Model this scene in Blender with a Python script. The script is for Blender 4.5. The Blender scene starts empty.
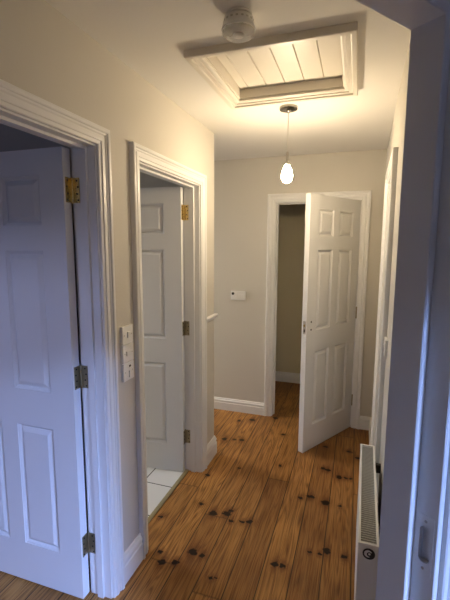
import bpy, bmesh, math, random
from mathutils import Vector, Matrix
random.seed(4)
scene = bpy.context.scene
COL = scene.collection
PI = math.pi

# ------------------------------------------------------------------ helpers
class MB:
    """collects shapes and links them as one mesh object"""
    def __init__(self): self.bm = bmesh.new()
    def poly(self, vs, faces):
        v = [self.bm.verts.new(p) for p in vs]
        for f in faces:
            try: self.bm.faces.new([v[i] for i in f])
            except ValueError: pass
        return v
    def box(self, x0, x1, y0, y1, z0, z1, bev=0.0):
        x0, x1 = min(x0, x1), max(x0, x1); y0, y1 = min(y0, y1), max(y0, y1); z0, z1 = min(z0, z1), max(z0, z1)
        v = self.poly([(x0,y0,z0),(x1,y0,z0),(x1,y1,z0),(x0,y1,z0),(x0,y0,z1),(x1,y0,z1),(x1,y1,z1),(x0,y1,z1)],
                      [(0,3,2,1),(4,5,6,7),(0,1,5,4),(1,2,6,5),(2,3,7,6),(3,0,4,7)])
        if bev > 0:
            es = {e for q in v for e in q.link_edges}
            bmesh.ops.bevel(self.bm, geom=list(es), offset=bev, segments=2, affect='EDGES', profile=.6)
        return self
    def prism(self, pts, z0, z1):
        n = len(pts)
        self.poly([(p[0],p[1],z0) for p in pts] + [(p[0],p[1],z1) for p in pts],
                  [tuple(reversed(range(n))), tuple(range(n, 2*n))] + [(i,(i+1)%n,(i+1)%n+n,i+n) for i in range(n)])
        return self
    def lathe(self, prof, c=(0,0,0), axis='z', seg=32, cap=True):
        """prof: list of (radius, height)"""
        rings = []
        for r, h in prof:
            ring = []
            for k in range(seg):
                a = 2*PI*k/seg
                p = (r*math.cos(a), r*math.sin(a), h)
                if axis == 'x': p = (h, p[0], p[1])
                if axis == 'y': p = (p[0], h, p[1])
                ring.append(self.bm.verts.new((p[0]+c[0], p[1]+c[1], p[2]+c[2])))
            rings.append(ring)
        for a, b in zip(rings, rings[1:]):
            for k in range(seg):
                self.bm.faces.new((a[k], a[(k+1)%seg], b[(k+1)%seg], b[k]))
        if cap:
            self.bm.faces.new(rings[0]); self.bm.faces.new(rings[-1])
        return self
    def sweep(self, prof, path, frame, closed=False):
        """prof: list (o,t). path(o) -> list of (u,w) points. frame(u,w,t) -> xyz"""
        n = len(prof); rows = []
        for (o, t) in prof:
            rows.append([self.bm.verts.new(frame(u, w, t)) for (u, w) in path(o)])
        m = len(rows[0])
        for i in range(n):
            a, b = rows[i], rows[(i+1) % n]
            for k in range(m if closed else m-1):
                self.bm.faces.new((a[k], a[(k+1)%m], b[(k+1)%m], b[k]))
        if not closed:
            self.bm.faces.new([r[0] for r in rows]); self.bm.faces.new([r[-1] for r in rows])
        return self
    def build(self, name, mat, parent=None, smooth=False, loc=None, rotz=None):
        bmesh.ops.remove_doubles(self.bm, verts=self.bm.verts, dist=1e-6)
        bmesh.ops.recalc_face_normals(self.bm, faces=self.bm.faces)
        me = bpy.data.meshes.new(name); self.bm.to_mesh(me); self.bm.free()
        if smooth:
            for p in me.polygons: p.use_smooth = True
            try: me.set_sharp_from_angle(angle=math.radians(40))
            except Exception: pass
        me.materials.append(mat)
        o = bpy.data.objects.new(name, me); COL.objects.link(o)
        if parent: o.parent = parent
        if loc: o.location = loc
        if rotz is not None: o.rotation_euler = (0,0,rotz)
        return o

def tag(o, label=None, cat=None, group=None, kind=None):
    if label: o['label'] = label
    if cat: o['category'] = cat
    if group: o['group'] = group
    if kind: o['kind'] = kind
    return o
def empty(name, loc=(0,0,0), rotz=0, parent=None):
    o = bpy.data.objects.new(name, None); COL.objects.link(o)
    o.location = loc; o.rotation_euler = (0,0,rotz); o.empty_display_size = .05
    if parent: o.parent = parent
    return o

# ------------------------------------------------------------------ materials
def mat(name):
    m = bpy.data.materials.new(name); m.use_nodes = True
    nt = m.node_tree; b = nt.nodes['Principled BSDF']
    return m, nt, b
def simple(name, col, rough=.5, metal=0, bump=0, bscale=200, spec=.5, mottled=0):
    m, nt, b = mat(name)
    b.inputs['Base Color'].default_value = (*col, 1)
    b.inputs['Roughness'].default_value = rough
    b.inputs['Metallic'].default_value = metal
    b.inputs['Specular IOR Level'].default_value = spec
    tc = nt.nodes.new('ShaderNodeTexCoord')
    if mottled:
        n = nt.nodes.new('ShaderNodeTexNoise'); n.inputs['Scale'].default_value = 3; n.inputs['Detail'].default_value = 4
        nt.links.new(tc.outputs['Object'], n.inputs['Vector'])
        r = nt.nodes.new('ShaderNodeMix'); r.data_type = 'RGBA'
        r.inputs[6].default_value = (*[c*(1-mottled) for c in col], 1); r.inputs[7].default_value = (*[min(1, c*(1+mottled)) for c in col], 1)
        nt.links.new(n.outputs['Fac'], r.inputs[0]); nt.links.new(r.outputs[2], b.inputs['Base Color'])
    if bump:
        n = nt.nodes.new('ShaderNodeTexNoise'); n.inputs['Scale'].default_value = bscale; n.inputs['Detail'].default_value = 3
        nt.links.new(tc.outputs['Object'], n.inputs['Vector'])
        bp = nt.nodes.new('ShaderNodeBump'); bp.inputs['Strength'].default_value = bump; bp.inputs['Distance'].default_value = .002
        nt.links.new(n.outputs['Fac'], bp.inputs['Height']); nt.links.new(bp.outputs['Normal'], b.inputs['Normal'])
    return m

M_wall = simple('wall_paint', (.60,.565,.50), .75, bump=.25, bscale=120, spec=.3, mottled=.015)
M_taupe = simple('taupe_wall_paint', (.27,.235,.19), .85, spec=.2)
M_greige = simple('greige_wall_paint', (.50,.45,.38), .8, spec=.2)
M_olive = simple('olive_wall_paint', (.62,.55,.38), .8, spec=.25)
M_ceil = simple('ceiling_paint', (.78,.755,.71), .85, bump=.15, bscale=90, spec=.2)
M_trim = simple('white_satin_paint', (.76,.75,.73), .38)
M_cream = simple('cream_gloss_paint', (.72,.67,.585), .45)
M_plastic = simple('white_plastic', (.80,.79,.77), .35)
M_black = simple('black_plastic', (.012,.012,.014), .4)
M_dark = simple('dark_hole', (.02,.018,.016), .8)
M_brass = simple('brass', (.80,.62,.28), .24, 1, bump=.15, bscale=300)
M_oldbrass = simple('tarnished_brass', (.36,.31,.20), .45, 1, bump=.2, bscale=300)
M_steel = simple('dull_steel', (.45,.42,.38), .35, 1)
M_chrome = simple('chrome', (.36,.34,.30), .12, 1)
M_rad = simple('radiator_enamel', (.80,.79,.76), .35)
M_radshade = simple('radiator_inside_shade', (.10,.10,.10), .7)  # dark colour paints in the shade inside the radiator
M_vent = simple('grey_vent', (.55,.53,.49), .6)
M_grille = simple('grille_enamel', (.50,.50,.47), .5)
M_cord = simple('white_flex', (.72,.69,.63), .5)
M_thr = simple('oak_threshold', (.30,.24,.12), .45, bump=.2, bscale=80)
M_bracket = simple('dark_bracket', (.03,.028,.026), .5, .3)

# embossed woodgrain moulded door skin, grain along z
def door_mat():
    m, nt, b = mat('door_paint')
    b.inputs['Base Color'].default_value = (.74,.735,.72,1); b.inputs['Roughness'].default_value = .42
    tc = nt.nodes.new('ShaderNodeTexCoord'); mp = nt.nodes.new('ShaderNodeMapping'); mp.inputs['Scale'].default_value = (55,55,2.2)
    n = nt.nodes.new('ShaderNodeTexNoise'); n.inputs['Scale'].default_value = 2; n.inputs['Detail'].default_value = 5; n.inputs['Distortion'].default_value = .8
    bp = nt.nodes.new('ShaderNodeBump'); bp.inputs['Strength'].default_value = .14; bp.inputs['Distance'].default_value = .001
    nt.links.new(tc.outputs['Object'], mp.inputs['Vector']); nt.links.new(mp.outputs[0], n.inputs['Vector'])
    nt.links.new(n.outputs['Fac'], bp.inputs['Height']); nt.links.new(bp.outputs['Normal'], b.inputs['Normal'])
    return m
M_door = door_mat()

def glass_mat():
    m, nt, b = mat('clear_plastic')
    b.inputs['Base Color'].default_value = (.9,.88,.85,1); b.inputs['Roughness'].default_value = .08
    b.inputs['Transmission Weight'].default_value = .75; b.inputs['IOR'].default_value = 1.45
    return m
M_clear = glass_mat()
def pane_mat():
    m, nt, b = mat('window_glass'); N = nt.nodes; L = nt.links
    tr = N.new('ShaderNodeBsdfTransparent'); gl = N.new('ShaderNodeBsdfGlossy'); gl.inputs['Roughness'].default_value = .02
    mx = N.new('ShaderNodeMixShader'); mx.inputs[0].default_value = .06
    L.new(tr.outputs[0], mx.inputs[1]); L.new(gl.outputs[0], mx.inputs[2]); L.new(mx.outputs[0], N['Material Output'].inputs['Surface'])
    return m
M_pane = pane_mat()
def bulb_mat():
    m, nt, b = mat('lit_bulb')
    b.inputs['Base Color'].default_value = (1,.9,.75,1)
    b.inputs['Emission Color'].default_value = (1,.80,.53,1)
    b.inputs['Emission Strength'].default_value = BULB
    return m
BULB = 119.0
M_bulb = bulb_mat()

KNOTS = [(-.763,1.763,1.3),(-.709,1.756,1.4),(-.769,2.09,1.5),(-.69,2.112,1.7),(-.873,2.147,1),(-1.058,1.958,1.1),(-.932,1.707,1.1),
 (-.891,1.649,1.2),(-.823,1.672,1.1),(-.615,1.638,.8),(-.591,1.646,.8),(-.645,2.059,1.0),(-.335,1.822,1.2),(-.293,1.828,1.1),(-.173,1.966,1.1),
 (-.121,1.969,1.0),(-.087,2.002,1.3),(-.581,2.074,1.0),(-.542,2.086,1.1),(-.125,2.417,1.5),(-.673,2.145,.9),(-1.007,3.008,1.5),
 (-.923,3.026,1.0),(-.862,3.038,1.2),(-.877,3.445,1.8),(-.99,3.389,1.1),(-.678,3.56,1.5),(-.172,2.818,1.1),(-.139,2.807,1.2),
 (-.057,2.741,1.3),(-.012,2.744,1.0),(.023,2.743,1.0),(-.222,2.449,1.6),(.071,3.055,1.3),(.003,3.135,1.2),(-.178,3.154,1.1),
 (-.282,2.414,.9),(.005,1.99,1.1),(-.036,2.413,.9),(-.48,2.75,.8),(-.76,2.62,.8),(-.95,2.46,.9),(-.55,3.25,1.0)]
def floor_mat():
    m, nt, b = mat('pine_boards'); N = nt.nodes; L = nt.links
    def math_(op, a, c=None, d=None, clamp=False):
        n = N.new('ShaderNodeMath'); n.operation = op; n.use_clamp = clamp
        for i, v in enumerate((a, c, d)):
            if v is None: continue
            if isinstance(v, (int, float)): n.inputs[i].default_value = v
            else: L.new(v, n.inputs[i])
        return n.outputs[0]
    def ramp(fac, stops):
        r = N.new('ShaderNodeValToRGB'); e = r.color_ramp.elements
        e[0].position, e[0].color = stops[0][0], (*stops[0][1], 1); e[1].position, e[1].color = stops[-1][0], (*stops[-1][1], 1)
        for p, c in stops[1:-1]:
            q = e.new(p); q.color = (*c, 1)
        L.new(fac, r.inputs[0]); return r.outputs[0]
    def mix(f, a, c, mode='MIX'):
        n = N.new('ShaderNodeMix'); n.data_type = 'RGBA'; n.blend_type = mode
        for i, v in ((0, f), (6, a), (7, c)):
            if isinstance(v, (int, float)): n.inputs[i].default_value = v
            elif isinstance(v, tuple): n.inputs[i].default_value = (*v, 1)
            else: L.new(v, n.inputs[i])
        return n.outputs[2]
    tc = N.new('ShaderNodeTexCoord'); P = tc.outputs['Object']
    # wavering noise so knots are not perfect ellipses
    wn = N.new('ShaderNodeTexNoise'); wn.inputs['Scale'].default_value = 55; L.new(P, wn.inputs['Vector'])
    sb = N.new('ShaderNodeVectorMath'); sb.operation = 'SUBTRACT'; L.new(wn.outputs['Color'], sb.inputs[0]); sb.inputs[1].default_value = (.5,.5,.5)
    sc = N.new('ShaderNodeVectorMath'); sc.operation = 'SCALE'; L.new(sb.outputs[0], sc.inputs[0]); sc.inputs['Scale'].default_value = .030
    ad = N.new('ShaderNodeVectorMath'); ad.operation = 'ADD'; L.new(P, ad.inputs[0]); L.new(sc.outputs[0], ad.inputs[1])
    PW = ad.outputs[0]
    rnd = random.Random(2); acc = None; acc2 = None
    for (x, y, s) in KNOTS:
        a = N.new('ShaderNodeVectorMath'); a.operation = 'SUBTRACT'; L.new(PW, a.inputs[0]); a.inputs[1].default_value = (x, y, 0)
        c = N.new('ShaderNodeVectorMath'); c.operation = 'MULTIPLY'; L.new(a.outputs[0], c.inputs[0])
        c.inputs[1].default_value = (1/(.0120*s*rnd.uniform(.85,1.6)), 1/(.0115*s*rnd.uniform(.7,1.4)), 0)
        l = N.new('ShaderNodeVectorMath'); l.operation = 'LENGTH'; L.new(c.outputs[0], l.inputs[0])
        c2 = N.new('ShaderNodeVectorMath'); c2.operation = 'MULTIPLY'; L.new(c.outputs[0], c2.inputs[0]); c2.inputs[1].default_value = (.75,.20,0)
        l2 = N.new('ShaderNodeVectorMath'); l2.operation = 'LENGTH'; L.new(c2.outputs[0], l2.inputs[0])
        acc2 = l2.outputs['Value'] if acc2 is None else math_('MINIMUM', acc2, l2.outputs['Value'])
        acc = l.outputs['Value'] if acc is None else math_('MINIMUM', acc, l.outputs['Value'])
    sep = N.new('ShaderNodeSeparateXYZ'); L.new(P, sep.inputs[0]); X, Y = sep.outputs[0], sep.outputs[1]
    u = math_('DIVIDE', math_('ADD', X, 10*.1424+.387), .1424)
    bid = math_('FLOOR', u); fr = math_('FRACT', u)
    wh = N.new('ShaderNodeTexWhiteNoise'); wh.noise_dimensions = '1D'; L.new(bid, wh.inputs['W'])
    yo = math_('ADD', Y, math_('MULTIPLY', wh.outputs['Value'], 7.3))
    v = math_('DIVIDE', yo, 2.1); lid = math_('FLOOR', v); lfr = math_('FRACT', v)
    wh2 = N.new('ShaderNodeTexWhiteNoise'); wh2.noise_dimensions = '2D'
    cx = N.new('ShaderNodeCombineXYZ'); L.new(bid, cx.inputs[0]); L.new(lid, cx.inputs[1]); L.new(cx.outputs[0], wh2.inputs['Vector'])
    tone = wh2.outputs['Value']
    # grain coordinates, offset per board, pushed aside by knots
    push = math_('DIVIDE', .16, math_('ADD', acc, .6))
    gx = math_('ADD', math_('MULTIPLY', X, 9.0), math_('ADD', math_('MULTIPLY', tone, 30), push))
    gy = math_('MULTIPLY', Y, .55)
    gc = N.new('ShaderNodeCombineXYZ'); L.new(gx, gc.inputs[0]); L.new(gy, gc.inputs[1]); L.new(math_('MULTIPLY', tone, 9), gc.inputs[2])
    g1 = N.new('ShaderNodeTexNoise'); g1.inputs['Scale'].default_value = 1.6; g1.inputs['Detail'].default_value = 2; g1.inputs['Distortion'].default_value = .25; L.new(gc.outputs[0], g1.inputs['Vector'])
    rings = math_('SINE', math_('MULTIPLY', g1.outputs['Fac'], 75))
    rings = math_('MULTIPLY_ADD', rings, .5, .5)
    fc = N.new('ShaderNodeCombineXYZ'); L.new(math_('MULTIPLY', X, 240), fc.inputs[0]); L.new(math_('MULTIPLY', Y, 4), fc.inputs[1]); L.new(bid, fc.inputs[2])
    g2 = N.new('ShaderNodeTexNoise'); g2.inputs['Scale'].default_value = 1.2; g2.inputs['Detail'].default_value = 3; L.new(fc.outputs[0], g2.inputs['Vector'])
    g3 = N.new('ShaderNodeTexNoise'); g3.inputs['Scale'].default_value = 2.2; g3.inputs['Detail'].default_value = 3; L.new(P, g3.inputs['Vector'])
    base = mix(tone, (.26,.105,.027), (.56,.260,.066))
    base = mix(math_('MULTIPLY', math_('POWER', rings, 1.8), .78), base, (.135,.048,.013))
    st = ramp(g2.outputs['Fac'], [(.35, (0,0,0)), (.70, (1,1,1))])
    base = mix(math_('MULTIPLY', st, .40), base, (.52,.30,.105))
    st2 = ramp(g2.outputs['Fac'], [(.30, (1,1,1)), (.48, (0,0,0))])
    base = mix(math_('MULTIPLY', st2, .60), base, (.075,.026,.008))
    blot = ramp(g3.outputs['Fac'], [(.42, (0,0,0)), (.68, (1,1,1))])
    base = mix(math_('MULTIPLY', blot, .50), base, (.10,.036,.012))
    # knot halo then knot
    halo = ramp(acc, [(0, (1,1,1)), (1, (0,0,0))]); halo2 = ramp(math_('DIVIDE', acc, 3.2), [(0, (1,1,1)), (.35, (.55,.55,.55)), (1, (0,0,0))])
    base = mix(math_('MULTIPLY', halo2, .60), base, (.15,.045,.012))
    tail = ramp(acc2, [(.25, (1,1,1)), (1, (0,0,0))])
    base = mix(math_('MULTIPLY', tail, math_('MULTIPLY_ADD', g2.outputs['Fac'], .6, .30)), base, (.10,.030,.009))
    core = ramp(math_('DIVIDE', acc, 1.35), [(.62, (1,1,1)), (.9, (0,0,0))])
    base = mix(core, base, (.010,.004,.002))
    # gaps
    eg = math_('ABSOLUTE', math_('SUBTRACT', fr, .5))
    gap = ramp(eg, [(.474, (0,0,0)), (.489, (1,1,1))])
    el = math_('ABSOLUTE', math_('SUBTRACT', lfr, .5))
    gap2 = ramp(el, [(.4985, (0,0,0)), (.4992, (1,1,1))])
    gp = math_('MAXIMUM', gap, math_('MULTIPLY', gap2, .55))
    base = mix(math_('MULTIPLY', gp, .85), base, (.02,.010,.006))
    L.new(base, b.inputs['Base Color'])
    rg = math_('MULTIPLY_ADD', g2.outputs['Fac'], .22, .27); L.new(rg, b.inputs['Roughness']); b.inputs['Specular IOR Level'].default_value = .2
    bp = N.new('ShaderNodeBump'); bp.inputs['Strength'].default_value = .5; bp.inputs['Distance'].default_value = .002
    hgt = math_('SUBTRACT', math_('MULTIPLY', rings, .12), math_('MAXIMUM', gp, math_('MULTIPLY', core, .3)))
    L.new(hgt, bp.inputs['Height']); L.new(bp.outputs['Normal'], b.inputs['Normal'])
    return m
M_floor = floor_mat()
def tile_mat():
    m, nt, b = mat('white_floor_tiles'); N = nt.nodes; L = nt.links
    tc = N.new('ShaderNodeTexCoord'); br = N.new('ShaderNodeTexBrick')
    mp = N.new('ShaderNodeMapping'); mp.inputs['Location'].default_value = (1.34-.3, -2.24, 0)
    L.new(tc.outputs['Object'], mp.inputs['Vector']); L.new(mp.outputs[0], br.inputs['Vector'])
    br.offset = 0; br.inputs['Scale'].default_value = 1; br.inputs['Brick Width'].default_value = .30; br.inputs['Row Height'].default_value = .30
    br.inputs['Mortar Size'].default_value = .0035; br.inputs['Mortar Smooth'].default_value = .1
    br.inputs['Color1'].default_value = (.74,.74,.73,1); br.inputs['Color2'].default_value = (.71,.71,.70,1); br.inputs['Mortar'].default_value = (.04,.04,.04,1)
    L.new(br.outputs['Color'], b.inputs['Base Color']); b.inputs['Roughness'].default_value = .18
    return m
M_tile = tile_mat()

# ------------------------------------------------------------------ key dimensions
HC = 2.414                     # ceiling height
AX = -1.009                    # left wall face
DY = 3.595                     # far wall face
T = .111                       # partition thickness
def rx(y): return .18 - .016*(3.6-y)      # right wall face, very slightly out of square
D1 = (.6225, 1.3875)           # door 1 casing inner edges (along y)
D2 = (1.704, 2.480)            # door 2
YE = 2.757                     # end of left wall
D3 = (-.726, .010)             # far door, casing inner edges (along x)
D4 = (2.17, 2.80)              # cupboard door, right wall
CH = 2.02                      # casing inner height
LF = .007                      # lining face inside casing edge
E0 = Vector((.075, .883)); H = Vector((-.61, -.79)).normalized(); NN = Vector((.79, -.61)).normalized()
OPW, OPH = 1.15, 2.03

# ------------------------------------------------------------------ room shell
def S(o, label, cat): return tag(o, label, cat, kind='structure')
def wall_y(mb, x0, x1, ya, yb, openings, zt=HC):
    """wall running along y, with openings (y0,y1,z1[,z0])"""
    y = ya
    for op in sorted(openings):
        mb.box(x0, x1, y, op[0], 0, zt); mb.box(x0, x1, op[0], op[1], op[2], zt)
        if len(op) > 3: mb.box(x0, x1, op[0], op[1], 0, op[3])
        y = op[1]
    mb.box(x0, x1, y, yb, 0, zt)
def wall_x(mb, y0, y1, xa, xb, openings, zt=HC):
    x = xa
    for op in sorted(openings):
        mb.box(x, op[0], y0, y1, 0, zt); mb.box(op[0], op[1], y0, y1, op[2], zt)
        if len(op) > 3: mb.box(op[0], op[1], y0, y1, 0, op[3])
        x = op[1]
    mb.box(x, xb, y0, y1, 0, zt)

mb = MB(); mb.box(-4.2, 3.2, -3.6, 5.0, -.06, 0)
S(mb.build('floor', M_floor), 'varnished orange brown pine floorboards with dark knots', 'floor')
mb = MB(); mb.box(-2.9, AX-T-.002, 1.62, YE-.117, 0, .004)
S(mb.build('floor_bathroom', M_tile), 'white square floor tiles with dark grout behind the second door', 'floor')
mb = MB(); mb.box(AX-T-.004, AX-T+.022, D2[0]+LF+.001, D2[1]-LF-.001, 0, .007, .002)
S(mb.build('trim_1', M_thr), 'thin wooden threshold strip between floorboards and white tiles', 'threshold')

HX = (-.655, -.100); HY = (1.650, 2.180)
mb = MB()
for (x0,x1,y0,y1) in ((-4.2,HX[0],-3.6,5.0),(HX[1],3.2,-3.6,5.0),(HX[0],HX[1],-3.6,HY[0]),(HX[0],HX[1],HY[1],5.0)):
    mb.box(x0,x1,y0,y1,HC,HC+.16)
S(mb.build('ceiling', M_ceil), 'smooth cream white ceiling with the loft hatch opening', 'ceiling')

J = .025   # lining board thickness
mb = MB(); wall_y(mb, AX-T, AX, -3.3, YE, [(D1[0]+LF-J, D1[1]-LF+J, CH-LF+J), (D2[0]+LF-J, D2[1]-LF+J, CH-LF+J)])
S(mb.build('wall_left', M_wall), 'beige painted left wall with two white door openings', 'wall')
mb = MB(); wall_x(mb, YE-.115, YE, -3.0, AX-T, [])
S(mb.build('wall_left_return', M_wall), 'beige end return of the left wall running away into the side passage', 'wall')
mb = MB(); wall_x(mb, DY, DY+T, -3.0, .9, [(D3[0]+LF-J, D3[1]-LF+J, CH-LF+J)])
S(mb.build('wall_far', M_wall), 'beige far end wall with the white door standing open', 'wall')
mb = MB()
def rwall(y0, y1, z0, z1): mb.prism([(rx(y0),y0),(rx(y0)+.1,y0),(rx(y1)+.1,y1),(rx(y1),y1)], z0, z1)
o0, o1, oz = D4[0]+LF-J, D4[1]-LF+J, CH-LF+J
rwall(1.005, o0, 0, HC); rwall(o1, DY, 0, HC); rwall(o0, o1, oz, HC)
S(mb.build('wall_right', M_wall), 'beige right wall seen at a grazing angle beyond the radiator', 'wall')
# cupboard behind far door
mb = MB(); mb.box(-1.02, -.96, DY+T, 4.62, 0, HC)
S(mb.build('wall_cupboard_left', M_olive), 'left side wall of the small room behind the far door', 'wall')
mb = MB(); mb.box(.40, .46, DY+T, 4.62, 0, HC)
S(mb.build('wall_cupboard_right', M_olive), 'right side wall of the small room behind the far door', 'wall')
mb = MB(); mb.box(-1.02, .46, 4.62, 4.70, 0, HC)
S(mb.build('wall_cupboard_far', M_olive), 'dim olive beige back wall seen through the far doorway', 'wall')
# outer walls of side rooms
mb = MB(); mb.box(-4.05, AX-T, 1.50, 1.60, 0, HC)
S(mb.build('wall_partition', M_greige), 'partition wall between the first room and the bathroom', 'wall')
mb = MB(); mb.box(-4.05, -3.95, -3.3, 1.50, 0, HC)
S(mb.build('wall_bedroom_left', M_greige), 'outer wall of the first room on the left', 'wall')
WB = (-2.9, -1.5, 2.1, .9)
mb = MB(); wall_x(mb, -1.7, -1.58, -3.95, AX-T, [WB])
S(mb.build('wall_bedroom_near', M_greige), 'window wall of the first room on the left', 'wall')
WT = (1.80, 2.45, 2.0, 1.1)
mb = MB(); wall_y(mb, -2.98, -2.9, 1.60, YE-.115, [WT])
S(mb.build('wall_bathroom_left', M_wall), 'outer wall of the tiled bathroom', 'wall')
WP = (2.95, 3.45, 2.1, .9)
mb = MB(); wall_y(mb, -3.08, -3.0, YE-.115, DY+T, [WP])
S(mb.build('wall_passage_end', M_wall), 'end wall of the side passage on the left', 'wall')
# angled wall with the opening the picture is taken through
def opt(s, t): v = E0 - H*s + NN*t; return (v.x, v.y)      # s into the jamb, t towards the near room
mb = MB()
mb.prism([opt(.037,.004),opt(3.0,.004),opt(3.0,.115),opt(.037,.115)], 0, HC)
mb.prism([opt(-OPW-.037,.004),opt(-1.775,.004),opt(-1.640,.115),opt(-OPW-.037,.115)], 0, HC)
mb.prism([opt(.037,.004),opt(.037,.115),opt(-OPW-.037,.115),opt(-OPW-.037,.004)], OPH+.037, HC)
S(mb.build('wall_angled', M_wall), 'angled near wall holding the dark grey door opening at right', 'wall')
WN = (.62, 1.45, 2.1, .9)
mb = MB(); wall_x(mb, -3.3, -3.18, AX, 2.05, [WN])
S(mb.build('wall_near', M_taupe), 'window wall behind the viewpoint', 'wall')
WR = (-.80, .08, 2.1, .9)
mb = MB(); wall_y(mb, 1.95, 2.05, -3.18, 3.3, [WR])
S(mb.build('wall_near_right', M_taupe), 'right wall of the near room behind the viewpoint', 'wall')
def window(n, op, y0, y1, lab):
    mb = MB(); x0, x1, z1, z0 = op; w = .05
    mb.box(x0,x0+w,y0+.02,y1-.02,z0,z1); mb.box(x1-w,x1,y0+.02,y1-.02,z0,z1)
    mb.box(x0+w,x1-w,y0+.02,y1-.02,z0,z0+w); mb.box(x0+w,x1-w,y0+.02,y1-.02,z1-w,z1)
    o = S(mb.build('window_%d' % n, M_trim), lab, 'window')
    g = MB(); ym = (y0+y1)/2; g.box(x0+w,x1-w,ym-.003,ym+.003,z0+w,z1-w); g.build('pane', M_pane, o)
window(1, WN, -3.3, -3.18, 'white framed window of the near room behind the viewpoint')
window(2, WB, -1.7, -1.58, 'white framed window of the first room on the left')

def window_side(n, op, x0, x1, lab):
    mb = MB(); y0, y1, z1, z0 = op; w = .05
    mb.box(x0+.02,x1-.02,y0,y0+w,z0,z1); mb.box(x0+.02,x1-.02,y1-w,y1,z0,z1)
    mb.box(x0+.02,x1-.02,y0+w,y1-w,z0,z0+w); mb.box(x0+.02,x1-.02,y0+w,y1-w,z1-w,z1)
    o = S(mb.build('window_%d' % n, M_trim), lab, 'window')
    g = MB(); xm = (x0+x1)/2; g.box(xm-.003,xm+.003,y0+w,y1-w,z0+w,z1-w); g.build('pane', M_pane, o)
window_side(3, WT, -2.98, -2.9, 'small white framed window of the tiled bathroom')
window_side(5, WR, 1.95, 2.05, 'unseen white framed window added for side light in the right wall of the near room')  # unseen window, added to let the side light in
window_side(4, WP, -3.08, -3.0, 'unseen white framed window added for fill light at the end of the side passage')  # unseen window, added to let the passage fill in

# ------------------------------------------------------------------ joinery
ARCH = [(0,0),(0,.009),(.003,.012),(.015,.013),(.017,.0165),(.021,.0175),(.034,.0175),(.036,.0145),(.040,.0145),(.044,.0175),(.050,.0185),(.052,.0225),(.056,.0245),(.066,.0245),(.070,.021),(.070,0)]
def arch_path(u0, u1, h): return lambda o: [(u0-o, 0), (u0-o, h+o), (u1+o, h+o), (u1+o, 0)]
def lining(parent, frame, u0, u1, h, depth, stop):
    """frame(u,w,t) with t negative into the wall; stop=(t0,t1)"""
    for nm, pr in (('door_lining', [(0,0),(J-.0005,0),(J-.0005,-depth),(0,-depth)]), ('door_stop', [(-.011,stop[0]),(0,stop[0]),(0,stop[1]),(-.011,stop[1])])):
        m = MB(); m.sweep(pr, arch_path(u0, u1, h), frame); m.build(nm, M_trim, parent)
def casing(n, frame, rng, depth, stop, label, back=True):
    m = MB(); m.sweep(ARCH, arch_path(rng[0], rng[1], CH), frame)
    o = S(m.build('trim_%d' % n, M_trim), label, 'door frame')
    lining(o, frame, rng[0]+LF, rng[1]-LF, CH-LF, depth, stop)
    if back:
        m = MB(); m.sweep(ARCH, arch_path(rng[0], rng[1], CH), lambda u,w,t: frame(u,w,-depth-t-.0002)); m.build('back_architrave', M_trim, o)
    return o
fL = lambda u,w,t: (AX+t, u, w)
casing(2, fL, D1, T, (-.068,-.038), 'white stepped door frame nearest on the left wall')
casing(3, fL, D2, T, (-.068,-.038), 'white stepped door frame of the second, tiled room on the left wall')
fF = lambda u,w,t: (u, DY-t, w)
casing(4, fF, D3, T, (-.075,-.045), 'white door frame on the far end wall')
def fR(u,w,t): return (rx(u)-t, u, w)
casing(5, fR, D4, .1, (-.075,-.045), 'narrow white door frame seen edge on along the right wall', back=False)

# baseboards: profile (height, thickness)
def skirt(h, th=.018):
    return [(0,0),(0,th),(h*.62,th),(h*.66,th-.004),(h*.74,th-.004),(h*.78,th-.001),(h*.84,th-.003),(h*.90,th-.008),(h*.96,th-.010),(h,th-.012),(h,0)]
def baseboard(name, pts, h, label):
    """pts: wall line polyline, the room lies on the left of the direction; mitred"""
    mbb = MB(); prof = skirt(h); n = len(pts); P = [Vector(p) for p in pts]; rows = []
    for (z, t) in prof:
        row = []
        for i in range(n):
            if 0 < i < n-1:
                d0 = (P[i]-P[i-1]).normalized(); d1 = (P[i+1]-P[i]).normalized()
                n0 = Vector((-d0.y, d0.x)); n1 = Vector((-d1.y, d1.x)); b = (n0+n1); b = b / (1+n0.dot(n1))
            else:
                d = (P[1]-P[0] if i == 0 else P[-1]-P[-2]).normalized(); b = Vector((-d.y, d.x))
            q = P[i] + b*(t+.0002 if t > 0 else .0002); row.append(mbb.bm.verts.new((q.x, q.y, z)))
        rows.append(row)
    m = len(rows)
    for i in range(m):
        a, b = rows[i], rows[(i+1)%m]
        for k in range(n-1): mbb.bm.faces.new((a[k],a[k+1],b[k+1],b[k]))
    mbb.bm.faces.new([r[0] for r in rows]); mbb.bm.faces.new([r[-1] for r in rows])
    return S(mbb.build(name, M_trim), label, 'baseboard')
baseboard('baseboard_left', [(AX,D2[0]-.0705),(AX,D1[1]+.0705)], .148, 'white baseboard piece between the two left door frames')
baseboard('baseboard_left_end', [(-2.98,YE),(AX,YE),(AX,D2[1]+.0705)], .148, 'white baseboard wrapping the end of the left wall') 
baseboard('baseboard_far', [(D3[0]-.0705,DY),(-2.98,DY)], .120, 'white baseboard of the far wall left of the open door')
baseboard('baseboard_far_right', [(rx(3.59),DY),(D3[1]+.0705,DY)], .120, 'short white baseboard in the far right corner')
baseboard('baseboard_right', [(rx(D4[1]+.0705),D4[1]+.0705),(rx(DY-.019),DY-.019)][::-1][::-1], .120, 'white baseboard on the right wall beyond the cupboard frame')
baseboard('baseboard_right_near', [(rx(1.01),1.01),(rx(D4[0]-.0705),D4[0]-.0705)], .120, 'white baseboard behind the radiator')
baseboard('baseboard_cupboard', [(.40,4.62),(-.96,4.62)], .12, 'white baseboard on the back wall seen through the far doorway')

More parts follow.
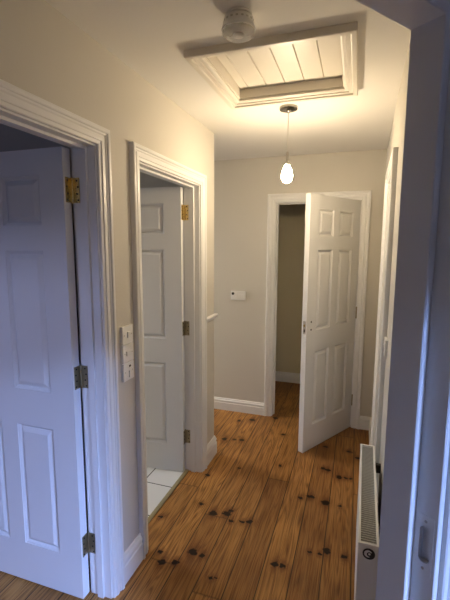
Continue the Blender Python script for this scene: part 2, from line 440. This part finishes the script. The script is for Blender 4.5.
# dado rail stub on the end of left wall
m = MB(); zr = 1.085
DP = [(0,0),(0,.010),(.008,.014),(.014,.014),(.020,.022),(.028,.024),(.034,.020),(.036,.008),(.036,0)]
pts = [Vector((-1.6,YE)), Vector((AX,YE)), Vector((AX,D2[1]+.0705))]
rows = []
for z, t in DP:
    rows.append([m.bm.verts.new(p) for p in ((-1.6,YE+t+.0002,zr+z),(AX+t+.0002,YE+t+.0002,zr+z),(AX+t+.0002,pts[2].y,zr+z))])
for i in range(len(rows)):
    a, b = rows[i], rows[(i+1)%len(rows)]
    for k in range(2): m.bm.faces.new((a[k],a[k+1],b[k+1],b[k]))
m.bm.faces.new([r[0] for r in rows]); m.bm.faces.new([r[-1] for r in rows])
S(m.build('trim_6', M_trim), 'short white dado rail stub at the end of the left wall', 'dado rail')

# frame of the angled opening: swept lining with a stop, rebate and architrave
def fA(u,w,t): v = E0 + H*u + NN*t; return (v.x, v.y, w)
def rect_path(u0,u1,h): return lambda o: [(u0-o,0),(u0-o,h+o),(u1+o,h+o),(u1+o,0)]
m = MB(); m.sweep([(0,0),(0,.065),(.002,.067),(.021,.067),(.021,.114),(.023,.116),(.0365,.116),(.0365,0)], rect_path(0,OPW,OPH), fA)
frm = m.build('trim_7', M_trim)
S(frm, 'dim grey near door frame filling the right edge', 'door frame')
# mortise for the strike plate
m = MB(); TC, ZC = .0905, 1.005
m.prism([opt(.012,TC-.012),opt(.034,TC-.012),opt(.034,TC+.012),opt(.012,TC+.012)], ZC-.042, ZC+.042)
cut = m.build('mortise', M_trim)
bo = frm.modifiers.new('b','BOOLEAN'); bo.object = cut; bo.operation = 'DIFFERENCE'; bo.solver = 'EXACT'
dg = bpy.context.evaluated_depsgraph_get()
me = bpy.data.meshes.new_from_object(frm.evaluated_get(dg)); frm.modifiers.clear(); frm.data = me
bpy.data.objects.remove(cut)
m = MB(); m.sweep([(a+.0375, b+.116) for a, b in ARCH], rect_path(0,OPW,OPH), fA); m.build('architrave', M_trim, frm)
# strike plate: flat plate with a rounded slot, painted over
def slot(mb, w, h, r, y0, n=8):
    pts = []
    for cx, cz, a0 in ((w/2-r,h/2-r,0),(-w/2+r,h/2-r,PI/2),(-w/2+r,-h/2+r,PI),(w/2-r,-h/2+r,1.5*PI)):
        for k in range(n+1):
            a = a0 + PI/2*k/n; pts.append((cx+r*math.cos(a), cz+r*math.sin(a)))
    return pts
m = MB()
po = slot(m,.035,.132,.003,0); pi_ = slot(m,.023,.082,.0105,0)
def pl(p, d): v = E0 - H*(.021-d) + NN*(TC+p[0]); return (v.x, v.y, ZC+p[1])
n = len(po)
rings = [[m.bm.verts.new(pl(p,d)) for p in src] for src, d in ((po,0),(po,.0012),(pi_,.0012),(pi_,-.006))]
for a, b in zip(rings, rings[1:]):
    for k in range(n): m.bm.faces.new((a[k],a[(k+1)%n],b[(k+1)%n],b[k]))
sp = m.build('strike_plate', M_trim, frm); sp['label'] = 'painted over strike plate with rounded slot'
for dz in (.053,-.053):
    m = MB(); c = pl((0,dz),.0013)
    pts = []
    for k in range(10):
        a = 2*PI*k/10; v = Vector(c) + Vector((NN.x,NN.y,0))*math.cos(a)*.0032 + Vector((0,0,1))*math.sin(a)*.0032
        pts.append(v)
    vs = [m.bm.verts.new(p) for p in pts] + [m.bm.verts.new(p + Vector((H.x,H.y,0))*.0008) for p in pts]
    for k in range(10): m.bm.faces.new((vs[k],vs[(k+1)%10],vs[(k+1)%10+10],vs[k+10]))
    m.bm.faces.new(vs[10:])
    m.build('screw', M_steel, sp)

# ------------------------------------------------------------------ panelled doors
ZC0 = (.0,.203,.806,.976,1.592,1.696,1.896,2.0)     # z cuts above the leaf's foot
def make_door(n, pin, ang, side, w, label, frame_plate=None, hinges=True):
    """leaf mesh; local +x from hinge to free edge, thickness from y=0 to side*th"""
    th = .044; st = w*.163; mu = w*.125; pw = (w-2*st-mu)/2
    xs = [.002, st, st+pw, st+pw+mu, w-st, w]; zs = ZC0; dep = .0135
    m = MB(); bm = m.bm
    for f in (0, 1):
        y = 0 if f == 0 else th; dr = 1 if f == 0 else -1
        for i in range(5):
            for k in range(7):
                c = [(xs[i],zs[k]),(xs[i+1],zs[k]),(xs[i+1],zs[k+1]),(xs[i],zs[k+1])]
                if i in (1,3) and k in (1,3,5):
                    def rg(ins, d): return [(c[0][0]+ins,y+dr*d,c[0][1]+ins),(c[1][0]-ins,y+dr*d,c[1][1]+ins),(c[2][0]-ins,y+dr*d,c[2][1]-ins),(c[3][0]+ins,y+dr*d,c[3][1]-ins)]
                    R = [rg(0,0), rg(.001,.003), rg(.006,.006), rg(.012,dep-.001), rg(.0145,dep)]
                    V = [[bm.verts.new(p) for p in r] for r in R]
                    for a, b in zip(V, V[1:]):
                        for q in range(4): bm.faces.new((a[q],a[(q+1)%4],b[(q+1)%4],b[q]))
                    bm.faces.new(V[-1])
                else:
                    bm.faces.new([bm.verts.new((x,y,z)) for x,z in c])
    for x in (xs[0], xs[-1]):
        for k in range(7): bm.faces.new([bm.verts.new(p) for p in ((x,0,zs[k]),(x,th,zs[k]),(x,th,zs[k+1]),(x,0,zs[k+1]))])
    for z in (zs[0], zs[-1]):
        for i in range(5): bm.faces.new([bm.verts.new(p) for p in ((xs[i],0,z),(xs[i+1],0,z),(xs[i+1],th,z),(xs[i],th,z))])
    if side < 0:
        for v in bm.verts: v.co.y -= th
    bmesh.ops.remove_doubles(bm, verts=bm.verts, dist=1e-5)
    d = m.build('door_%d' % n, M_door, loc=(pin[0],pin[1],.008), rotz=ang)
    S(d, label, 'door')
    yo = 0 if side > 0 else -th
    for i in (1,3):
        for k in (1,3,5):
            m = MB(); x0,x1,z0,z1 = xs[i],xs[i+1],zs[k],zs[k+1]
            for f in (0,1):
                y = yo if f == 0 else yo+th; dr = 1 if f == 0 else -1
                R = [[(x0+a,y+dr*q,z0+a),(x1-a,y+dr*q,z0+a),(x1-a,y+dr*q,z1-a),(x0+a,y+dr*q,z1-a)] for a,q in ((.0148,.0140),(.0150,.0120),(.034,.0012),(.0355,.0006))]
                V = [[m.bm.verts.new(p) for p in r] for r in R]
                for a, b in zip(V, V[1:]):
                    for q in range(4): m.bm.faces.new((a[q],a[(q+1)%4],b[(q+1)%4],b[q]))
                m.bm.faces.new(V[-1])
            m.build('panel', M_door, d)
    if hinges:
        for z in (1.837, 1.049, .254):
            m = MB(); s = side
            m.lathe([(.0042,-.052),(.0052,-.050),(.0052,-.0305),(.0046,-.030),(.0052,-.0295),(.0052,-.0105),(.0046,-.010),(.0052,-.0095),(.0052,.0095),(.0046,.010),(.0052,.0105),(.0052,.0295),(.0046,.030),(.0052,.0305),(.0052,.050),(.0042,.052)], (-.0015, -s*.0045, z), seg=14)
            m.box(-.0002, .0022, -s*.002, s*.034, z-.050, z+.050, .0008)      # plate on the leaf edge
            fv = None
            if frame_plate:
                fv = Vector((math.cos(-ang)*frame_plate[0]-math.sin(-ang)*frame_plate[1], math.sin(-ang)*frame_plate[0]+math.cos(-ang)*frame_plate[1]))
                q = Vector((-fv.y, fv.x)); o = Vector((-.001, -s*.0035))
                a = o - q*.0009 ; m.prism([tuple(a), tuple(a+fv*.036), tuple(a+fv*.036+q*.0018), tuple(a+q*.0018)], z-.050, z+.050)
            h = m.build('hinge', (M_brass if z > 1.5 else M_oldbrass) if n != 3 else (M_trim if z > 1.5 else M_oldbrass), d, True); h['label'] = ('bright brass hinge' if n != 3 else 'painted over hinge') if z > 1.5 else 'tarnished brass hinge'
            for k, dz in enumerate((-.039,-.014,.013,.038)):
                zz = z+dz; yy = s*(.022 if k % 2 else .027)
                m = MB(); m.lathe([(.0036,-.0008),(.0036,.0008)], (-.0006, yy, zz), axis='x', seg=10); m.build('screw', M_dark, h)
                if fv:
                    best = o + fv*(.024 if k % 2 else .029)
                    m = MB(); m.lathe([(.0036,-.0022),(.0036,.0022)], (0,0,0), axis='y', seg=10)
                    sc = m.build('screw', M_dark, h); sc.location = (best.x, best.y, zz); sc.rotation_euler = (0,0,math.atan2(fv.y,fv.x))
    return d
make_door(1, (AX-T-.004, D1[1]-LF-.006), PI, 1, .742, 'white six panel door nearest on the left, opened inward with brass hinges', (1,0))
make_door(2, (AX-T-.004, D2[1]-LF-.003), PI+math.radians(5), 1, (D2[1]-D2[0]-2*LF-.006), 'white six panel door opened into the white tiled room', (1,0))
d3 = make_door(3, (D3[1]-LF-.001, DY-.010), PI+math.radians(60.4), -1, .702, 'white six panel door on the far wall, half open into the hallway, handle removed', (0,1))
d4 = make_door(4, (rx(D4[1]-LF-.003)+.010, D4[1]-LF-.003), -PI/2-.016, 1, D4[1]-D4[0]-2*LF-.006, 'white narrow cupboard door shut flush in the right wall', hinges=False)
# latch plate and empty handle holes of the far door
m = MB(); m.box(.7018,.7032,-.032,-.008,.955,1.055,.0006); lp = m.build('latch_plate', M_steel, d3)
m = MB(); m.box(.7025,.7036,-.026,-.014,.968,.992); m.build('bolt_hole', M_dark, lp)
m = MB(); m.box(.7025,.708,-.026,-.014,1.012,1.030,.002); m.build('latch_bolt', M_brass, lp)
for z in (1.045, .985):
    m = MB(); m.lathe([(.0075,-.0006),(.0075,.0012)], (.645,0,z), axis='y', seg=16); m.build('handle_hole', M_dark, d3)

# ------------------------------------------------------------------ loft hatch
lh = empty('loft_hatch', ((HX[0]+HX[1])/2, (HY[0]+HY[1])/2, HC))
tag(lh, 'white framed loft hatch with boarded lid in the ceiling', 'hatch')
cx, cy = (HX[0]+HX[1])/2, (HY[0]+HY[1])/2
hx, hy = (HX[1]-HX[0])/2, (HY[1]-HY[0])/2
HP = [(-.004,0),(-.004,.010),(.004,.014),(.016,.015),(.018,.020),(.034,.021),(.036,.027),(.040,.029),(.056,.029),(.060,.026),(.060,0)]
m = MB(); m.sweep([(o,t+.0002) for o,t in HP], lambda o: [(-hx-o,-hy-o),(hx+o,-hy-o),(hx+o,hy+o),(-hx-o,hy+o)], lambda u,w,t: (u,w,-t), closed=True)
m.build('frame', M_cream, lh)
m = MB(); m.sweep([(-.0005,-.0002),(-.0005,-.15),(-.010,-.15),(-.010,-.0002)], lambda o: [(-hx-o,-hy-o),(hx+o,-hy-o),(hx+o,hy+o),(-hx-o,hy+o)], lambda u,w,t: (u,w,-t), closed=True)
m.build('lining', M_cream, lh)
m = MB(); edges = [-hx+.012, -.178, -.080, .018, .116, .214, hx-.012]
e2 = [-hx+.012]; x = -hx+.06
while x < hx-.02: e2.append(x); x += .098
e2.append(hx-.012)
for a, b in zip(e2, e2[1:]):
    g = .0035
    m.prism([(0,0)]*0 or [(a+.0003,-hy+.012),(b-.0003,-hy+.012),(b-.0003,hy-.016),(a+.0003,hy-.016)], .052, .066)
    v = [(a+.0003,.052),(a+g,.046),(b-g,.046),(b-.0003,.052)]
    m.poly([(p[0],-hy+.012,p[1]) for p in v]+[(p[0],hy-.016,p[1]) for p in v], [(0,1,2,3),(7,6,5,4),(0,4,5,1),(1,5,6,2),(2,6,7,3),(3,7,4,0)])
m.build('lid', M_cream, lh)

mb = MB(); mb.box(-1.1,.3,1.3,2.5,HC+.161,HC+.20)  # unseen board added over the hatch to keep sky glow out of the lid gap
S(mb.build('loft_light_blocker', M_dark), 'unseen dark board added above the hatch lid to block sky light', 'ceiling')

# ------------------------------------------------------------------ pendant light
PX, PY = -.418, 2.381
pe = empty('pendant_light', (PX,PY,HC)); tag(pe, 'lit bare bulb pendant hanging on a thin cord from a round chrome rose', 'pendant light')
m = MB(); m.lathe([(.052,0),(.052,-.010),(.050,-.015),(.040,-.018),(.014,-.019),(.012,-.026),(.006,-.030),(.004,-.034)], seg=40); r = m.build('ceiling_rose', M_chrome, pe, True)
m = MB(); m.lathe([(.0024,-.030),(.0024,-.254)], seg=10); m.build('cord', M_cord, pe, True)
m = MB(); m.lathe([(.003,-.245),(.007,-.250),(.0085,-.262),(.0085,-.296),(.013,-.300),(.013,-.322),(.011,-.325)], seg=20); m.build('lamp_holder', M_steel, pe, True)
m = MB(); pr = [(.011,-.316),(.014,-.322),(.019,-.334),(.026,-.350),(.031,-.366),(.0328,-.380),(.031,-.395),(.025,-.409),(.015,-.418),(.006,-.422),(.001,-.4225)]
m.lathe(pr, seg=28); m.build('bulb', M_bulb, pe, True)

# ------------------------------------------------------------------ smoke alarm
sa = empty('smoke_alarm', (-.430,1.420,HC)); tag(sa, 'round white ceiling alarm with clear faceted lens beside the loft hatch', 'smoke alarm')
m = MB(); m.lathe([(.046,-.0002),(.046,-.006),(.040,-.008),(.040,-.012),(.050,-.014),(.052,-.018),(.053,-.034),(.058,-.044),(.060,-.050),(.058,-.053),(.050,-.053)], seg=40); m.build('body', M_plastic, sa, True)
m = MB(); m.lathe([(.057,-.0535),(.0575,-.060),(.053,-.066),(.043,-.072),(.028,-.075),(.001,-.076)], seg=12); m.build('lens', M_clear, sa)
m = MB(); m.lathe([(.018,-.0532),(.018,-.060),(.010,-.066),(.001,-.067)], seg=16); m.build('sensor', M_plastic, sa)
m = MB()
for k in range(18):
    a = 2*PI*k/18; c, s = math.cos(a), math.sin(a); r0, r1 = .0500, .0535; w = .004
    q = [(r0*c-w*s, r0*s+w*c),(r1*c-w*s, r1*s+w*c),(r1*c+w*s, r1*s-w*c),(r0*c+w*s, r0*s-w*c)]
    m.prism(q, -.029, -.024)
m.build('vent', M_vent, sa)

# ------------------------------------------------------------------ switches
def plate_switch(name, loc, rotz, label, group, kind):
    """local: x along wall, y out of wall, z up"""
    e = empty(name, loc, rotz); tag(e, label, 'switch', group)
    m = MB(); m.box(-.043,.043,.0003,.013,-.0425,.0425,.002); m.build('plate', M_plastic, e)
    if kind == 'rocker': m = MB(); m.box(-.007,.007,.0128,.0185,-.014,.014,.0015); m.build('rocker', M_plastic, e)
    if kind == 'wide':
        m = MB(); m.box(-.020,.020,.0128,.019,-.010,.012,.002); m.build('rocker', M_plastic, e)
    if kind == 'neon':
        m = MB(); m.box(-.010,.002,.0128,.0188,-.030,.004,.0015); m.build('rocker', M_plastic, e)
        m = MB(); m.box(-.016,-.002,.0128,.0140,.019,.028,.0005); m.build('indicator', M_black, e)
    for s in (-1,1):
        m = MB(); m.lathe([(.003,.0128),(.003,.0136)], (s*.030,0,0), axis='y', seg=12); m.build('screw', M_steel, e)
    return e
for k, (kd, lb) in enumerate((('rocker','topmost white switch plate of the three beside the near door frame'),('wide','middle white switch plate with a wide raised rocker, in the stack of three'),('neon','lowest white switch plate with a small black indicator, in the stack of three'))):
    plate_switch('light_switch', (AX, 1.560, 1.214-.0875*k), -PI/2, lb, 'switch plates on the left wall', kd)
plate_switch('light_switch', (rx(2.045), 2.045, 1.135), PI/2-.016, 'white light switch seen edge on, beside the cupboard frame on the right wall', None, 'rocker')
e = empty('light_switch', (-1.068, DY, 1.160), PI); tag(e, 'white double width switch plate with a black spot, on the far wall', 'switch')
m = MB(); m.box(-.073,.073,.0003,.014,-.043,.043,.003); m.build('plate', M_plastic, e)
m = MB(); m.box(.018,.066,.0138,.020,-.030,.036,.004); m.build('raised_panel', M_plastic, e)
m = MB(); m.lathe([(.0135,.0198),(.0125,.027)], (.048,0,.018), axis='y', seg=24); m.build('button', M_black, e, True)
for x in (-.005,-.027,-.049):
    m = MB(); m.box(x-.007,x+.007,.0138,.019,-.016,.012,.0015); m.build('rocker', M_plastic, e)

# ------------------------------------------------------------------ radiator
ra = empty('radiator', (.0810,1.337,0), -.0145); tag(ra, 'slim white panel radiator with slatted top grille on the right wall', 'radiator')
RL, RW, ZB, ZT = .735, .033, .11, .600
m = MB(); m.box(-RW, -RW+.004, .006, RL-.006, ZB, ZT-.012, .001)
m.build('front_panel', M_rad, ra)
m = MB(); m.box(RW-.004, RW, .006, RL-.006, ZB, ZT-.012, .001); m.build('back_panel', M_rad, ra)
m = MB()
m.box(-RW+.0045, -RW+.0055, .012, RL-.012, ZB+.02, ZT-.013); m.box(RW-.0055, RW-.0045, .012, RL-.012, ZB+.02, ZT-.013)  # dark liner sheets added as painted shade behind the grille
for k in range(36):
    y = .02 + k*.0197; m.box(-RW+.0045, RW-.0045, y, y+.002, ZB+.02, ZT-.03)
m.build('fins_and_shade_liners', M_radshade, ra)
for y0 in (0, RL-.005):
    m = MB(); m.box(-RW-.001, RW+.001, y0, y0+.005, ZB+.01, ZT-.006, .0012); m.build('side_panel', M_rad, ra)
m = MB(); m.sweep([(0,0),(0,.006),(-.001,.0075),(-.008,.0075),(-.009,.006),(-.009,0)], lambda o: [(-RW-.002-o+0,-.002-o),(RW+.002+o,-.002-o),(RW+.002+o,RL+.002+o),(-RW-.002-o,RL+.002+o)], lambda u,w,t: (u,w,ZT-.0055+t), closed=True)
m.build('top_frame', M_rad, ra)
m = MB()
for k in range(58):
    y = .014 + k*.01232; m.box(-RW+.006, RW-.006, y, y+.0046, ZT-.0075, ZT-.0035)
m.build('top_grille', M_grille, ra)
m = MB(); m.lathe([(.0205,-.0016),(.0205,.0003)], (.002,0,ZT-.034), axis='y', seg=32); bd = m.build('badge', M_black, ra); bd['label'] = 'round black badge with a white curl'
m = MB()   # white curl on the badge
N_ = 20; ins = []; out = []
for k in range(N_+1):
    a = math.radians(35 + 250*k/N_); c = (.002+.0110*math.cos(a), ZT-.034+.0110*math.sin(a)); w = .0042*math.sin(PI*(k+.6)/(N_+1.2))+.0005
    out.append((c[0]+w*math.cos(a), c[1]+w*math.sin(a))); ins.append((c[0]-w*math.cos(a), c[1]-w*math.sin(a)))
vo = [m.bm.verts.new((p[0],-.0020,p[1])) for p in out]; vi = [m.bm.verts.new((p[0],-.0020,p[1])) for p in ins]
for k in range(N_): m.bm.faces.new((vo[k],vo[k+1],vi[k+1],vi[k]))
m.build('badge_curl', M_plastic, bd)
m = MB(); m.lathe([(.0040,-.0021),(.0040,-.0015)], (.004,0,ZT-.034), axis='y', seg=16); m.build('badge_dot', M_plastic, bd)
for y in (.12, .60):
    m = MB(); m.box(RW+.0005, RW+.006, y, y+.030, .30, .575); m.box(RW+.006, .0620, y+.004, y+.026, .53, .57); m.box(RW+.006,.0620,y+.004,y+.026,.32,.36)
    m.build('wall_bracket', M_bracket, ra)

# ------------------------------------------------------------------ light
def area(name, loc, target, sx, sy, power, col):
    l = bpy.data.lights.new(name, 'AREA'); l.shape = 'RECTANGLE'; l.size = sx; l.size_y = sy; l.energy = power; l.color = col
    o = bpy.data.objects.new(name, l); COL.objects.link(o); o.location = loc
    o.rotation_euler = (Vector(target)-Vector(loc)).to_track_quat('-Z','Y').to_euler()
    return o
SKYC = (.30,.50,1.0)
area('sky_light_near', (1.6,-5.0,2.85), (.4,-1.0,1.2), 1.8, 1.2, 50, (.22,.42,1.0))
area('added_light_side', (3.5,-1.15,3.05), (.2,.3,.9), 1.0, 1.2, 1500, (.30,.46,1.0))  # added source, lights the near casing and frame strips from the right
area('sky_light_bedroom', (-2.0,-3.3,2.78), (-1.7,1.0,1.2), 1.8, 1.2, 235, (.46,.52,.95))
area('sky_light_bathroom', (-4.0,2.1,2.2), (-1.5,2.2,.6), 1.0, 1.0, 38, (.70,.82,1.0))
area('fill_light_passage', (-4.2,3.2,2.2), (-1.0,3.3,.9), 1.2, 1.2, 85, (.97,.93,.86))  # added fill for the low far wall and far door
w = bpy.data.worlds.new('world'); scene.world = w; w.use_nodes = True
bg = w.node_tree.nodes['Background']; bg.inputs[0].default_value = (.35,.50,1.0,1); bg.inputs[1].default_value = .4

# ------------------------------------------------------------------ camera
F, YAW, PITCH, ROLL, HCAM = 395.1, .323, .1341, .0045, 1.6202
cam = bpy.data.cameras.new('camera'); co = bpy.data.objects.new('camera', cam); COL.objects.link(co)
cam.sensor_fit = 'VERTICAL'; cam.sensor_height = 36; cam.lens = F*36/600; cam.clip_start = .02
fw = Vector((-math.sin(YAW)*math.cos(PITCH), math.cos(YAW)*math.cos(PITCH), -math.sin(PITCH)))
rt = Vector((math.cos(YAW), math.sin(YAW), 0)); up = rt.cross(fw)
r2 = rt*math.cos(ROLL)+up*math.sin(ROLL); u2 = -rt*math.sin(ROLL)+up*math.cos(ROLL)
M = Matrix(((r2.x,u2.x,-fw.x,0),(r2.y,u2.y,-fw.y,0),(r2.z,u2.z,-fw.z,HCAM),(0,0,0,1)))
co.matrix_world = M
scene.camera = co
vs = scene.view_settings; vs.view_transform = 'Standard'; vs.look = 'None'; vs.gamma = 1; vs.use_curve_mapping = False; vs.exposure = 1.53
